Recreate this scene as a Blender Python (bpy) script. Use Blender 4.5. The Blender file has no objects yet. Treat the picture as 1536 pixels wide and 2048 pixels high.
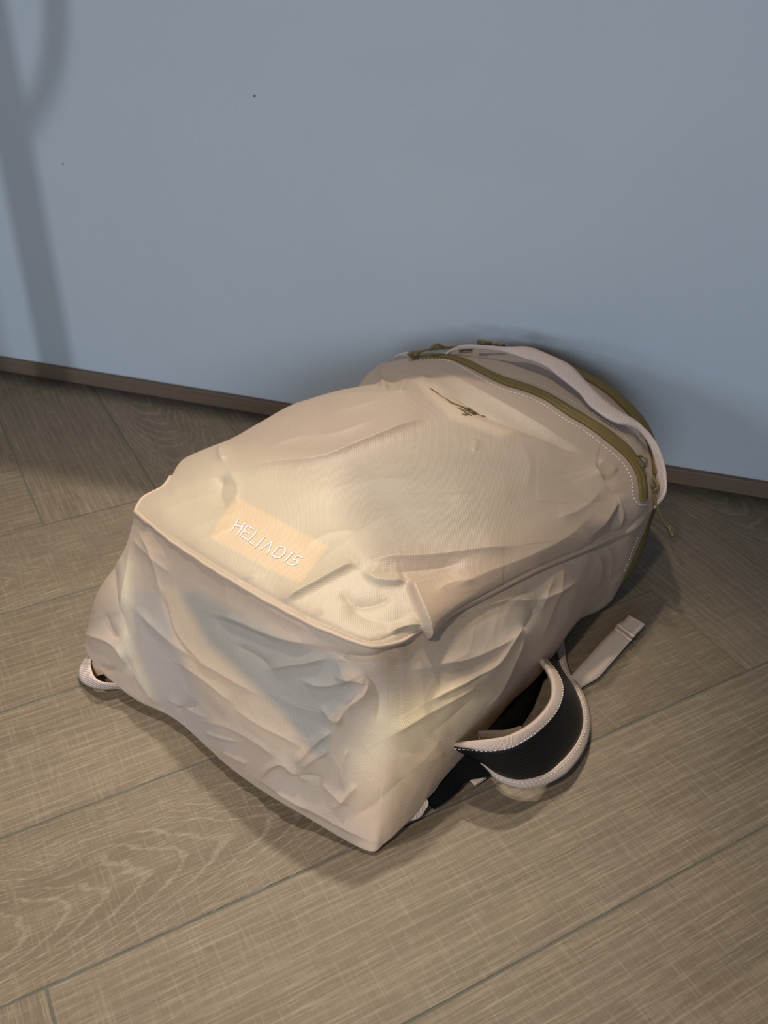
import bpy, math, random
import numpy as np
from mathutils import Vector, Matrix
from mathutils.bvhtree import BVHTree

# ------------------------------------------------------------------ camera
SC = bpy.context.scene
H = 0.65                                   # lens height above the floor
FPX = 1891.1                               # focal length in pixels of the 1536 x 2048 frame
CF = np.array([-0.22088889, 0.78922556, -0.57300184])
CR = np.array([0.95880161, 0.28332659, 0.02062814])
CU = np.array([-0.17862691, 0.54483856, 0.81929443])
CF /= np.linalg.norm(CF); CR -= CF*(CR@CF); CR /= np.linalg.norm(CR); CU = np.cross(CR, CF)
cam_d = bpy.data.cameras.new('camera'); cam = bpy.data.objects.new('camera', cam_d)
SC.collection.objects.link(cam); SC.camera = cam
cam.matrix_world = Matrix(((CR[0], CU[0], -CF[0], 0), (CR[1], CU[1], -CF[1], 0), (CR[2], CU[2], -CF[2], H), (0, 0, 0, 1)))
cam_d.sensor_fit = 'VERTICAL'; cam_d.sensor_height = 36.0; cam_d.lens = 36.0*FPX/2048
cam_d.clip_start = 0.02; cam_d.clip_end = 50
cam_d.dof.use_dof = True; cam_d.dof.focus_distance = 0.78; cam_d.dof.aperture_fstop = 9.0

# ------------------------------------------------------------------ light
SC.view_settings.view_transform = 'Standard'; SC.view_settings.look = 'None'
SC.view_settings.exposure = 0.0; SC.view_settings.gamma = 1.0
SC.view_settings.use_curve_mapping = False
world = bpy.data.worlds.new('room_light'); SC.world = world; world.use_nodes = True
bgn = world.node_tree.nodes['Background']
bgn.inputs[0].default_value = (0.62, 0.74, 0.92, 1); bgn.inputs[1].default_value = 0.022

def area(name, loc, target, size, power, color, size_y=None, spread=180):
    l = bpy.data.lights.new(name, 'AREA'); l.energy = power; l.color = color
    l.shape = 'RECTANGLE' if size_y else 'DISK'; l.size = size
    if size_y: l.size_y = size_y
    l.spread = math.radians(spread)
    o = bpy.data.objects.new(name, l); SC.collection.objects.link(o)
    o.location = loc
    o.rotation_euler = (Vector(target)-Vector(loc)).to_track_quat('-Z', 'Y').to_euler()
    return o
WARM = (1.0, 0.905, 0.74)
def spot(name, loc, target, size, power, color, angle, blend=.6):
    l = bpy.data.lights.new(name, 'SPOT'); l.energy = power; l.color = color; l.shadow_soft_size = size
    l.spot_size = math.radians(angle); l.spot_blend = blend
    o = bpy.data.objects.new(name, l); SC.collection.objects.link(o); o.location = loc
    o.rotation_euler = (Vector(target)-Vector(loc)).to_track_quat('-Z', 'Y').to_euler()
spot('ceiling_downlight', (-0.42, 1.68, 2.00), (-0.47, 0.18, 0), 0.045, 130.0, WARM, 46, 1.0)
spot('ceiling_downlight', (-0.62, 1.18, 2.35), (-0.45, 0.20, 0), 0.05, 104.0, WARM, 56, 1.0)
spot('ceiling_downlight', (-0.55, -1.05, 2.30), (-0.22, 0.46, 0.05), 0.06, 125.0, WARM, 22, 1.0)
area('window_daylight', (-2.4, -2.0, 1.0), (-0.2, 1.0, 0.3), 0.30, 21.0, (0.62, 0.79, 1.0), 0.8)
area('window_daylight', (0.4, -3.0, 1.2), (-0.1, 1.0, 0.3), 1.9, 43.0, (0.62, 0.79, 1.0), 1.1)

# ------------------------------------------------------------------ helpers
def ray(px, py):
    d = CF*FPX + CR*(px-768.0) + CU*(1024.0-py)
    return d
def at(px, py, z):
    d = ray(px, py); k = (z-H)/d[2]
    return np.array([0, 0, H]) + d*k
def topx(P):
    P = np.asarray(P, float); q = P-np.array([0, 0, H]); z = q@CF
    return np.stack([768+FPX*(q@CR)/z, 1024-FPX*(q@CU)/z], -1)
def link(o, parent=None):
    SC.collection.objects.link(o)
    if parent is not None: o.parent = parent
    return o
def mesh_obj(name, V, Fc, mat, parent=None, smooth=True, uv=None, col=None):
    me = bpy.data.meshes.new(name)
    me.from_pydata([tuple(map(float, v)) for v in V], [], Fc); me.update()
    if smooth: me.polygons.foreach_set('use_smooth', [True]*len(me.polygons))
    idx = np.empty(len(me.loops), np.int32); me.loops.foreach_get('vertex_index', idx)
    if uv is not None:
        l = me.uv_layers.new(name='UVMap'); l.data.foreach_set('uv', np.asarray(uv, np.float32)[idx].ravel())
    if col is not None:
        a = me.color_attributes.new('tint', 'FLOAT_COLOR', 'POINT')
        a.data.foreach_set('color', np.asarray(col, np.float32).ravel())
    me.materials.append(mat)
    return link(bpy.data.objects.new(name, me), parent)
def empty(name, loc=(0, 0, 0)):
    o = bpy.data.objects.new(name, None); o.location = loc; o.empty_display_size = .05
    return link(o)
def cr(P, n=None, t=None, closed=False):
    """Catmull-Rom through P (k,d) by chord length; n samples or at t in 0..1"""
    P = np.asarray(P, float); k = len(P)
    s = np.concatenate([[0], np.cumsum(np.maximum(np.linalg.norm(np.diff(P, axis=0), axis=1), 1e-9))]); s /= s[-1]
    if t is None: t = np.linspace(0, 1, n)
    t = np.asarray(t)
    m = np.zeros_like(P)
    for i in range(k):
        if 0 < i < k-1: 
            a = (P[i]-P[i-1])/(s[i]-s[i-1]); b = (P[i+1]-P[i])/(s[i+1]-s[i])
            wa, wb = s[i+1]-s[i], s[i]-s[i-1]
            m[i] = (a*wa+b*wb)/(wa+wb)
        elif i == 0: m[i] = (P[1]-P[0])/(s[1]-s[0])
        else: m[i] = (P[-1]-P[-2])/(s[-1]-s[-2])
    j = np.clip(np.searchsorted(s, t, side='right')-1, 0, k-2)
    h = (s[j+1]-s[j]); u = ((t-s[j])/h)[:, None]; h = h[:, None]
    return ((2*u**3-3*u**2+1)*P[j] + (u**3-2*u**2+u)*h*m[j] + (-2*u**3+3*u**2)*P[j+1] + (u**3-u**2)*h*m[j+1])
def W3(L): return np.array([at(*q) for q in L])

# ------------------------------------------------------------------ node helpers
class NT:
    def __init__(s, name):
        s.m = bpy.data.materials.new(name); s.m.use_nodes = True; s.t = s.m.node_tree
        s.b = s.t.nodes['Principled BSDF']
    def n(s, kind, **kw):
        nd = s.t.nodes.new(kind)
        for k, v in kw.items():
            if k.startswith('i_'):
                key = k[2:].replace('_', ' ')
                nd.inputs[int(key) if key.isdigit() else key].default_value = v
            else: setattr(nd, k, v)
        return nd
    def l(s, a, b): s.t.links.new(a, b)
    def math(s, op, a, b=None, c=None, clamp=False):
        nd = s.t.nodes.new('ShaderNodeMath'); nd.operation = op; nd.use_clamp = clamp
        for i, v in enumerate((a, b, c)):
            if v is None: continue
            if isinstance(v, (int, float)): nd.inputs[i].default_value = v
            else: s.l(v, nd.inputs[i])
        return nd.outputs[0]
    def mix(s, f, a, b, mode='MIX'):
        nd = s.t.nodes.new('ShaderNodeMix'); nd.data_type = 'RGBA'; nd.blend_type = mode
        for i, v in ((0, f), (6, a), (7, b)):
            if isinstance(v, (int, float)): nd.inputs[i].default_value = v
            elif isinstance(v, tuple): nd.inputs[i].default_value = v if len(v) == 4 else (*v, 1)
            else: s.l(v, nd.inputs[i])
        return nd.outputs[2]
    def noise(s, vec, scale, detail=3, rough=.5, dist=0.0):
        nd = s.n('ShaderNodeTexNoise'); nd.inputs['Scale'].default_value = scale
        nd.inputs['Detail'].default_value = detail; nd.inputs['Roughness'].default_value = rough
        nd.inputs['Distortion'].default_value = dist
        if vec is not None: s.l(vec, nd.inputs['Vector'])
        return nd.outputs[0]
    def mapping(s, vec, scale=(1, 1, 1), loc=(0, 0, 0), rot=(0, 0, 0)):
        nd = s.n('ShaderNodeMapping'); nd.inputs['Scale'].default_value = scale
        nd.inputs['Location'].default_value = loc; nd.inputs['Rotation'].default_value = rot
        s.l(vec, nd.inputs['Vector']); return nd.outputs[0]
    def ramp(s, f, stops):
        nd = s.n('ShaderNodeValToRGB'); e = nd.color_ramp.elements
        while len(e) < len(stops): e.new(0.5)
        for x, (p, c) in zip(e, stops):
            x.position = p; x.color = (c, c, c, 1) if isinstance(c, (int, float)) else (*c, 1)
        s.l(f, nd.inputs[0]); return nd.outputs[0]
    def bump(s, h, strength, dist, normal=None):
        nd = s.n('ShaderNodeBump'); nd.inputs['Strength'].default_value = strength
        nd.inputs['Distance'].default_value = dist; s.l(h, nd.inputs['Height'])
        if normal is not None: s.l(normal, nd.inputs['Normal'])
        return nd.outputs[0]
    def set(s, **kw):
        for k, v in kw.items():
            key = k.replace('_', ' ')
            if isinstance(v, (int, float)): s.b.inputs[key].default_value = v
            elif isinstance(v, tuple): s.b.inputs[key].default_value = (*v, 1) if len(v) == 3 else v
            else: s.l(v, s.b.inputs[key])
        return s.m

# ---- oak plank: local x = along the plank, y = across
def oak(name, cathedral=False):
    T = NT(name)
    oi = T.n('ShaderNodeObjectInfo'); tc = T.n('ShaderNodeTexCoord').outputs['Object']
    rnd = oi.outputs['Random']
    off = T.n('ShaderNodeCombineXYZ'); T.l(T.math('MULTIPLY', rnd, 37.0), off.inputs[0]); T.l(T.math('MULTIPLY', rnd, 11.0), off.inputs[1])
    va = T.n('ShaderNodeVectorMath', operation='ADD'); T.l(tc, va.inputs[0]); T.l(off.outputs[0], va.inputs[1]); P = va.outputs[0]
    fine = T.noise(T.mapping(P, (22, 620, 1)), 1.0, 4, .65)          # long pores
    pore = T.noise(T.mapping(P, (70, 900, 1)), 1.0, 3, .6)
    saw = T.noise(T.mapping(P, (420, 22, 1), rot=(0, 0, .05)), 1.0, 3, .6)            # saw marks across
    broad = T.noise(T.mapping(P, (2.2, 26, 1)), 1.0, 3, .55, .3)
    blotch = T.noise(T.mapping(P, (7, 12, 1)), 1.0, 3, .5)
    # cathedral / wavy growth lines
    if cathedral:
        sx = T.n('ShaderNodeSeparateXYZ'); T.l(tc, sx.inputs[0])
        wob = T.noise(T.mapping(P, (9, 22, 1)), 1.0, 3, .5)
        yy = T.math('ADD', T.math('SUBTRACT', sx.outputs[1], 0.055), T.math('MULTIPLY', T.math('SUBTRACT', wob, .5), .03))
        q = T.math('MULTIPLY', T.math('MULTIPLY', yy, yy), 62.0)
        ph = T.math('ADD', T.math('ADD', sx.outputs[0], q), T.math('MULTIPLY', wob, .10))
        wv = T.math('SINE', T.math('MULTIPLY', ph, 6.2832/0.030))
        ring = T.ramp(wv, [(0.0, 0.0), (0.62, 0.0), (0.95, 1.0)])
        fade = T.ramp(sx.outputs[0], [(0.02, 1.0), (0.52, 1.0), (0.72, 0.0)])
        ring = T.math('MULTIPLY', ring, fade)
        rb = T.noise(T.mapping(P, (120, 500, 1)), 1.0, 2, .6)
        ring = T.math('MULTIPLY', ring, T.ramp(rb, [(0.35, 0.15), (0.62, 1.0)]))
    else:
        wv = T.n('ShaderNodeTexWave', wave_type='BANDS', bands_direction='Y')
        wv.inputs['Scale'].default_value = 1.0; wv.inputs['Distortion'].default_value = 7.0
        wv.inputs['Detail'].default_value = 3; wv.inputs['Detail Scale'].default_value = .7
        T.l(T.mapping(P, (2.2, 34, 1)), wv.inputs['Vector'])
        ring = T.math('MULTIPLY', T.ramp(wv.outputs[1], [(0.70, 0.0), (0.98, 1.0)]), .45)
    c = T.mix(T.ramp(broad, [(.3, 0.0), (.7, 1.0)]), (.138, .100, .066), (.196, .147, .098))
    c = T.mix(T.math('MULTIPLY', T.ramp(blotch, [(.4, 0.0), (.75, 1.0)]), .45), c, (.145, .108, .080))
    c = T.mix(T.math('MULTIPLY', T.ramp(fine, [(.50, 0.0), (.72, 1.0)]), .60), c, (.37, .295, .21))
    c = T.mix(T.math('MULTIPLY', T.ramp(pore, [(.28, 1.0), (.46, 0.0)]), .55), c, (.085, .060, .040))
    c = T.mix(T.math('MULTIPLY', T.ramp(saw, [(.52, 0.0), (.75, 1.0)]), .32), c, (.35, .28, .20))
    c = T.mix(T.math('MULTIPLY', T.ramp(saw, [(.25, 1.0), (.45, 0.0)]), .22), c, (.10, .073, .052))
    c = T.mix(T.math('MULTIPLY', ring, .36 if cathedral else .28), c, (.42, .36, .29))
    hs = T.n('ShaderNodeHueSaturation'); T.l(c, hs.inputs['Color'])
    T.l(T.math('ADD', T.math('MULTIPLY', rnd, .16), .90), hs.inputs['Value'])
    hh = T.math('ADD', T.math('MULTIPLY', fine, .6), T.math('ADD', T.math('MULTIPLY', saw, .35), T.math('MULTIPLY', pore, .5)))
    hh = T.math('SUBTRACT', hh, T.math('MULTIPLY', ring, .5))
    nb = T.bump(hh, .55, .0006)
    return T.set(Base_Color=hs.outputs[0], Roughness=.55, Normal=nb, Specular_IOR_Level=.35)
OAK = oak('grey_oak_plank'); OAKC = oak('grey_oak_plank_cathedral', True)

def plain(name, col, rough=.6, bumpscale=None, bumpd=.0003, spec=.4, var=.08, sheen=0):
    T = NT(name); tc = T.n('ShaderNodeTexCoord').outputs['Object']
    n1 = T.noise(tc, bumpscale or 400, 3, .6)
    c = T.mix(n1, tuple(x*(1-var) for x in col), tuple(min(1, x*(1+var)) for x in col))
    m = T.set(Base_Color=c, Roughness=rough, Specular_IOR_Level=spec, Normal=T.bump(n1, .5, bumpd))
    if sheen: T.b.inputs['Sheen Weight'].default_value = sheen
    return m
GROUT = plain('grey_green_joint_filler', (.105, .115, .098), .75, 900)
def paint():
    T = NT('pale_grey_wall_paint'); tc = T.n('ShaderNodeTexCoord').outputs['Object']
    n1 = T.noise(tc, 260, 4, .6); n2 = T.noise(tc, 3.0, 4, .6)
    n3 = T.noise(T.mapping(tc, (2.0, 1, 9.0)), 1.0, 3, .6)
    c = T.mix(T.ramp(n2, [(.3, 0.0), (.7, 1.0)]), (.775, .785, .780), (.815, .820, .812))
    c = T.mix(T.math('MULTIPLY', T.ramp(n3, [(.62, 0.0), (.75, 1.0)]), .10), c, (.62, .64, .65))
    return T.set(Base_Color=c, Roughness=.62, Specular_IOR_Level=.25, Normal=T.bump(n1, .25, .0004))
PAINT = paint()
def skirt():
    T = NT('brown_wood_skirting'); tc = T.n('ShaderNodeTexCoord').outputs['Object']
    n1 = T.noise(T.mapping(tc, (4, 60, 260)), 1.0, 4, .6)
    c = T.mix(n1, (.19, .108, .062), (.31, .195, .122))
    return T.set(Base_Color=c, Roughness=.55, Normal=T.bump(n1, .3, .0004))
SKIRT = skirt()

# ---- thin nylon: woven dots from the UV map (metres), tint attribute carries stuffing showing through and painted light
def nylon(name, base, rough=.45, weave=.0019, tint=True, strength=.38, wr=.25):
    T = NT(name); uv = T.n('ShaderNodeUVMap').outputs[0]; sx = T.n('ShaderNodeSeparateXYZ'); T.l(uv, sx.inputs[0])
    k = 2*math.pi/weave
    a = T.math('SINE', T.math('MULTIPLY', sx.outputs[0], k)); b = T.math('SINE', T.math('MULTIPLY', sx.outputs[1], k*.9))
    w = T.math('MULTIPLY', a, b)
    n1 = T.noise(uv, 1400, 2, .6)
    cr_ = T.noise(uv, 38, 4, .62, .6); cr2 = T.noise(uv, 14, 3, .5, .4)
    hh = T.math('ADD', T.math('MULTIPLY', w, .5), T.math('MULTIPLY', n1, .6))
    rn = T.noise(T.mapping(uv, (1.0, 1.5, 1), rot=(0, 0, .5)), 9, 1.5, .45, .5)
    rg = T.math('POWER', T.math('SUBTRACT', 1.0, T.math('ABSOLUTE', T.math('MULTIPLY_ADD', rn, 6.0, -3.0)), None, True), 1.6)
    rn2 = T.noise(T.mapping(uv, (1.3, 1.0, 1), rot=(0, 0, -.7), loc=(3, 7, 0)), 15, 1.5, .45, .4)
    rg2 = T.math('POWER', T.math('SUBTRACT', 1.0, T.math('ABSOLUTE', T.math('MULTIPLY_ADD', rn2, 7.0, -3.7)), None, True), 1.6)
    nb0 = T.bump(T.math('ADD', rg, T.math('MULTIPLY', rg2, .5)), wr, .0022)
    nb = T.bump(T.math('ADD', cr_, T.math('MULTIPLY', cr2, 1.2)), .12, .0035, nb0)
    nb = T.bump(hh, strength, .00030, nb)
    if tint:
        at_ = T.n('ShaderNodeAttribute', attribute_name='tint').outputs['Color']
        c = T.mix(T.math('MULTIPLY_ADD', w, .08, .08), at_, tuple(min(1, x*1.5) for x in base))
    else:
        c = T.mix(T.math('MULTIPLY_ADD', w, .12, .12), base, tuple(min(1, x*1.3) for x in base))
    m = T.set(Base_Color=c, Roughness=rough, Normal=nb, Specular_IOR_Level=.45)
    tr = T.n('ShaderNodeBsdfTranslucent'); mx = T.n('ShaderNodeAddShader')
    T.l(T.mix(.5, T.mix(1.0, c, (.28, .25, .20), 'MULTIPLY'), (.19, .145, .09)), tr.inputs[0])
    T.l(T.b.outputs[0], mx.inputs[0]); T.l(tr.outputs[0], mx.inputs[1]); T.l(mx.outputs[0], T.t.nodes['Material Output'].inputs['Surface'])
    T.b.inputs['Sheen Weight'].default_value = .04; T.b.inputs['Sheen Roughness'].default_value = .4
    return m
BASE = (.385, .290, .225)
NYL = nylon('blush_nylon', BASE, wr=.04); NYLW = nylon('blush_nylon_crumpled', BASE, wr=.26)
PIPE = plain('peach_piping', (.56, .42, .31), .5, 900, .0002, .4)
def webbing(name, c1, c2, period=.0021, axis=0, rough=.6):
    T = NT(name); uv = T.n('ShaderNodeUVMap').outputs[0]; sx = T.n('ShaderNodeSeparateXYZ'); T.l(uv, sx.inputs[0])
    s = T.math('SINE', T.math('MULTIPLY', sx.outputs[axis], 2*math.pi/period))
    n1 = T.noise(uv, 1500, 2, .6)
    f = T.math('MULTIPLY_ADD', s, .5, .5)
    c = T.mix(f, c2, c1)
    nb = T.bump(T.math('ADD', f, T.math('MULTIPLY', n1, .25)), .8, .0004)
    return T.set(Base_Color=c, Roughness=rough, Normal=nb, Specular_IOR_Level=.35)
WEB = webbing('pink_ribbed_webbing', (.90, .71, .63), (.54, .40, .34))
WEBF = webbing('pink_fine_webbing', (.72, .57, .47), (.54, .41, .33), .0012)
BIND = webbing('blush_binding_tape', (.62, .475, .40), (.54, .41, .34), .0011)
MESH = webbing('black_ribbed_mesh', (.013, .012, .012), (.001, .001, .002), .0019, 0, .45)
OLIVE = plain('olive_zipper_tape', (.155, .108, .028), .62, 1300, .0004, .3, .35)
OLIVE2 = plain('olive_cord', (.165, .125, .045), .5, 1500, .0003, .4, .25)
OMETAL = plain('olive_coated_metal', (.135, .100, .035), .32, 500, .0001, .6, .1)
THREAD = plain('cream_thread', (.86, .77, .68), .55, 1200)
WHITE = plain('white_embroidery_thread', (.86, .88, .92), .45, 2200, .0003)
OTHREAD = plain('olive_embroidery_thread', (.125, .095, .030), .5, 2200, .0003)
BLACKF = plain('black_spacer_fabric', (.005, .005, .0055), .9, 700, .0008, .12)
SCUFF = plain('grey_scuff', (.16, .17, .18), .7)
SCUFFW = plain('white_scratch', (.75, .78, .80), .7)
METALP = plain('dark_painted_metal', (.05, .05, .05), .4)

# ------------------------------------------------------------------ floor
PW = 0.138476; PL = 5.85*PW; C0 = -2.97; E0 = -0.20; WALL_Y = 1.0696
S2 = 2**-.5
def cd2xy(c, d): return np.array([(c+d)*S2, (d-c)*S2])
def clip_y(poly, ymax):
    out = []
    for i in range(len(poly)):
        a, b = poly[i], poly[(i+1) % len(poly)]
        if a[1] <= ymax: out.append(a)
        if (a[1] <= ymax) != (b[1] <= ymax):
            t = (ymax-a[1])/(b[1]-a[1]); out.append(a+(b-a)*t)
    return out
def inset(poly, g):
    n = len(poly); res = []
    for i in range(n):
        p0, p1, p2 = poly[i-1], poly[i], poly[(i+1) % n]
        e1 = (p1-p0)/np.linalg.norm(p1-p0); e2 = (p2-p1)/np.linalg.norm(p2-p1)
        n1 = np.array([-e1[1], e1[0]]); n2 = np.array([-e2[1], e2[0]])
        m = n1+n2; m = m/max(1e-6, (1+n1@n2)); res.append(p1+m*g)
    return res
fl = bpy.data.meshes.new('floor')
X0, X1, Y0, Y1 = -2.6, 1.9, -1.2, 3.2
fl.from_pydata([(X0, Y0, -.02), (X1, Y0, -.02), (X1, Y1, -.02), (X0, Y1, -.02), (X0, Y0, -.0007), (X1, Y0, -.0007), (X1, Y1, -.0007), (X0, Y1, -.0007)], [],
               [(0, 3, 2, 1), (4, 5, 6, 7), (0, 1, 5, 4), (1, 2, 6, 5), (2, 3, 7, 6), (3, 0, 4, 7)])
fl.materials.append(GROUT)
floor = link(bpy.data.objects.new('floor', fl)); floor['kind'] = 'structure'
rng = random.Random(4)
def plank(c0, c1, d0, d1, along_d, cath=False):
    # rectangle in (c,d) plank units -> world, counter-clockwise
    P = [cd2xy(c0, d0), cd2xy(c1, d0), cd2xy(c1, d1), cd2xy(c0, d1)]
    cx, cy = sum(P)/4
    if not (X0 < cx < X1 and -1.05 < cy < WALL_Y+.35): return
    P = clip_y(P, WALL_Y+.03)
    if len(P) < 3: return
    A = sum(P[i][0]*P[(i+1) % len(P)][1]-P[(i+1) % len(P)][0]*P[i][1] for i in range(len(P)))/2
    if A < 0: P = P[::-1]
    if abs(A) < 4e-4: return
    o2 = cd2xy(c0, d0)
    ax = (cd2xy(0, 1) if along_d else cd2xy(1, 0)); ax = ax/np.linalg.norm(ax); ay = np.array([-ax[1], ax[0]])
    if along_d: o2 = cd2xy(c1, d0)
    z = rng.uniform(-.00015, .00015)
    R1, R2, R3 = inset(P, .0006), inset(P, .0007), inset(P, .0013)
    n = len(P); V = []
    for R, zz in ((R1, -.0075), (R2, -.0006), (R3, z)):
        for p in R: q = p-o2; V.append((q@ax, q@ay, zz))
    F_ = [tuple(range(n))[::-1], tuple(range(2*n, 3*n))]
    for r in (0, 1):
        for i in range(n):
            j = (i+1) % n; F_.append((r*n+i, r*n+j, (r+1)*n+j, (r+1)*n+i))
    o = mesh_obj('plank', V, F_, OAKC if cath else OAK, floor, smooth=False)
    o.location = (o2[0], o2[1], 0); o.rotation_euler = (0, 0, math.atan2(ax[1], ax[0]))
L_ = PL/PW
for col in range(-3, 4):
    sc, sd = -(L_+1)*col, (L_-1)*col
    for k in range(-14, 16):
        c, d = C0+k+sc, E0+k+sd
        plank(c*PW, (c+1)*PW, d*PW, (d+L_)*PW, True, cath=(col == 0 and k == -1) or (k*7+col*3) % 6 == 2)
        c, d = C0+k-L_+sc, E0+L_+k-1+sd
        plank(c*PW, (c+L_)*PW, d*PW, (d+1)*PW, False, cath=(k*5+col) % 4 == 1)

# ------------------------------------------------------------------ wall and skirting
def box(name, x0, x1, y0, y1, z0, z1, mat, parent=None, bev=0):
    V = [(x0, y0, z0), (x1, y0, z0), (x1, y1, z0), (x0, y1, z0), (x0, y0, z1), (x1, y0, z1), (x1, y1, z1), (x0, y1, z1)]
    Fc = [(0, 3, 2, 1), (4, 5, 6, 7), (0, 1, 5, 4), (1, 2, 6, 5), (2, 3, 7, 6), (3, 0, 4, 7)]
    o = mesh_obj(name, V, Fc, mat, parent, smooth=False)
    if bev:
        b = o.modifiers.new('bevel', 'BEVEL'); b.width = bev; b.segments = 2
    return o
wall = box('wall_back', -2.6, 1.9, WALL_Y+.008, WALL_Y+.09, -.004, .565, PAINT, bev=.002); wall['kind'] = 'structure'
rear = box('wall_rear', -2.6, 1.9, 3.2, 3.3, -.01, 2.6, PAINT); rear['kind'] = 'structure'
base = box('baseboard_back', -2.6, 1.9, WALL_Y, WALL_Y+.0085, .0004, .0215, SKIRT, bev=.0012); base['kind'] = 'structure'
def wall_at(px, py):
    d = ray(px, py); k = (WALL_Y+.008)/d[1]; return np.array([0, 0, H])+d*k
def blob(name, pts, mat, parent, th=.0004):
    P = [wall_at(*p) for p in pts]; n = len(P)
    V = [(p[0], p[1]-th, p[2]) for p in P]+[(p[0], p[1]+.0003, p[2]) for p in P]
    mesh_obj(name, V, [tuple(range(n))]+[(i, i+n, (i+1) % n+n, (i+1) % n) for i in range(n)], mat, parent, smooth=False)
def ring(cx, cy, rx, ry, n=8): return [(cx+rx*math.cos(2*math.pi*i/n), cy+ry*math.sin(2*math.pi*i/n)) for i in range(n)]
blob('paint_chip', ring(509, 192, 2.6, 2.2), SCUFF, wall)
blob('paint_chip', ring(126, 327, 1.6, 1.5), SCUFF, wall)
blob('paint_chip', [(1473, 538), (1483, 530), (1485, 532), (1476, 541)], SCUFFW, wall)

# slim post left of the view, whose shadow falls on the wall
def tube(P, r, n=10, cap=True):
    P = np.asarray(P, float); m = len(P); r = np.broadcast_to(np.asarray(r, float), (m,))
    T = np.gradient(P, axis=0); T /= np.linalg.norm(T, axis=1)[:, None]+1e-12
    up = np.array([0, 0, 1.0]) if abs(T[0][2]) < .9 else np.array([1.0, 0, 0])
    N = np.cross(T[0], up); N /= np.linalg.norm(N)
    V = []; F_ = []
    for i in range(m):
        N = N-T[i]*(N@T[i]); N /= np.linalg.norm(N); B = np.cross(T[i], N)
        for j in range(n):
            a = 2*math.pi*j/n; V.append(P[i]+r[i]*(math.cos(a)*N+math.sin(a)*B))
    for i in range(m-1):
        for j in range(n): k = (j+1) % n; F_.append((i*n+j, i*n+k, (i+1)*n+k, (i+1)*n+j))
    if cap: F_ += [tuple(range(n))[::-1], tuple(range((m-1)*n, m*n))]
    return V, F_
def join(*parts):
    V = []; F_ = []
    for v, f in parts:
        o = len(V); V += [tuple(x) for x in v]; F_ += [tuple(i+o for i in q) for q in f]
    return V, F_
rack = empty('metal_stand', (-.885, .925, 0)); rack['label'] = 'slim dark hooked metal stand by the wall beyond the left picture edge'; rack['category'] = 'stand'
mesh_obj('pole', *tube([(0, 0, z) for z in (.006, .15, .3, .45, .56)], .024, 16), METALP, rack)
mesh_obj('hook', *tube(cr([(0, 0, .37), (.035, 0, .405), (.068, 0, .45), (.086, 0, .50), (.093, 0, .555)], 16), .014, 12), METALP, rack)
V, F_ = tube([(0, 0, 0), (0, 0, .004), (0, 0, .008), (0, 0, .0081)], [.034, .034, .033, .03], 24); mesh_obj('base', V, F_, METALP, rack)

# ------------------------------------------------------------------ backpack body
NU, NV = 420, 380
bot = W3([(272, 1022, .135), (350, 1085, .148), (430, 1138, .153), (540, 1203, .155), (660, 1262, .157), (745, 1290, .154), (800, 1281, .149), (845, 1255, .145)])
rgt = W3([(845, 1255, .145), (965, 1198, .135), (1080, 1140, .13), (1180, 1098, .12), (1222, 1078, .115), (1267, 1060, .11), (1303, 1020, .108)])
lft = W3([(272, 1022, .135), (285, 998, .136), (325, 975, .137), (372, 915, .14), (410, 898, .143), (450, 883, .145), (520, 845, .148), (590, 808, .15), (645, 795, .15), (693, 791, .148), (718, 770, .148), (736, 748, .15), (762, 728, .152)])
top = W3([(762, 728, .152), (800, 719, .157), (850, 709, .162), (900, 703, .165), (960, 698, .167), (1020, 699, .168), (1080, 712, .166), (1130, 726, .162), (1163, 742, .159), (1200, 761, .156), (1246, 793, .151), (1286, 833, .145), (1309, 874, .138), (1319, 915, .131), (1318, 960, .122), (1303, 1020, .108)])
def warp(t, P, n):   # boundary sampling
    return cr(P, t=t)
tu = np.linspace(0, 1, NU); tv = np.linspace(0, 1, NV)
cb, ct, cl, crr = cr(bot, t=tu), cr(top, t=tu), cr(lft, t=tv), cr(rgt, t=tv)
U_, V_ = np.meshgrid(tu, tv)     # V rows
U3, V3 = U_[..., None], V_[..., None]
Fp = (1-V3)*cb[None]+V3*ct[None]+(1-U3)*cl[:, None]+U3*crr[:, None] - ((1-U3)*(1-V3)*cb[0]+U3*(1-V3)*cb[-1]+(1-U3)*V3*ct[0]+U3*V3*ct[-1])
bul = (np.sin(np.pi*U_)**.8)*(np.sin(np.pi*np.clip(V_, 0, 1))**.8)
Fp[..., 2] += .024*bul
# wall band of the bag: loop = bottom, right, top reversed, left reversed
loop = np.concatenate([cb, crr[1:], ct[::-1][1:], cl[::-1][1:-1]])
nb_, nr_, nt_, nl_ = NU, NV-1, NU-1, NV-2
NL = len(loop)
ctrl = []      # (loop index, [offset row1, row2, row3])
def near(px, py, seg):
    a, b = seg; q = topx(loop[a:b]); return a+int(np.argmin(((q-np.array([px, py]))**2).sum(1)))
SB, SR = (0, NU), (NU, NU+NV-1)
O2 = np.array([-.128, .441]); E1 = np.array([.928, -.374]); E2 = np.array([.374, .928])
cen = np.array([*(O2-E1*.175+E2*.27), 0])
def add(i, r3, bulge=.014, rows=None):
    top_ = loop[i]; r3 = np.asarray(r3, float)
    if rows is None:
        out = top_-cen; out[2] = 0; out /= np.linalg.norm(out)
        rows = [top_*(1-f)+r3*f+out*bulge*math.sin(math.pi*f) for f in (.33, .68)]
    ctrl.append((i, [np.asarray(rows[0])-top_, np.asarray(rows[1])-top_, r3-top_]))
add(0, at(168, 1292, .022), rows=[at(247, 1105, .105), at(192, 1192, .068)])
add(near(350, 1085, SB), at(262, 1392, .012), .004)
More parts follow.
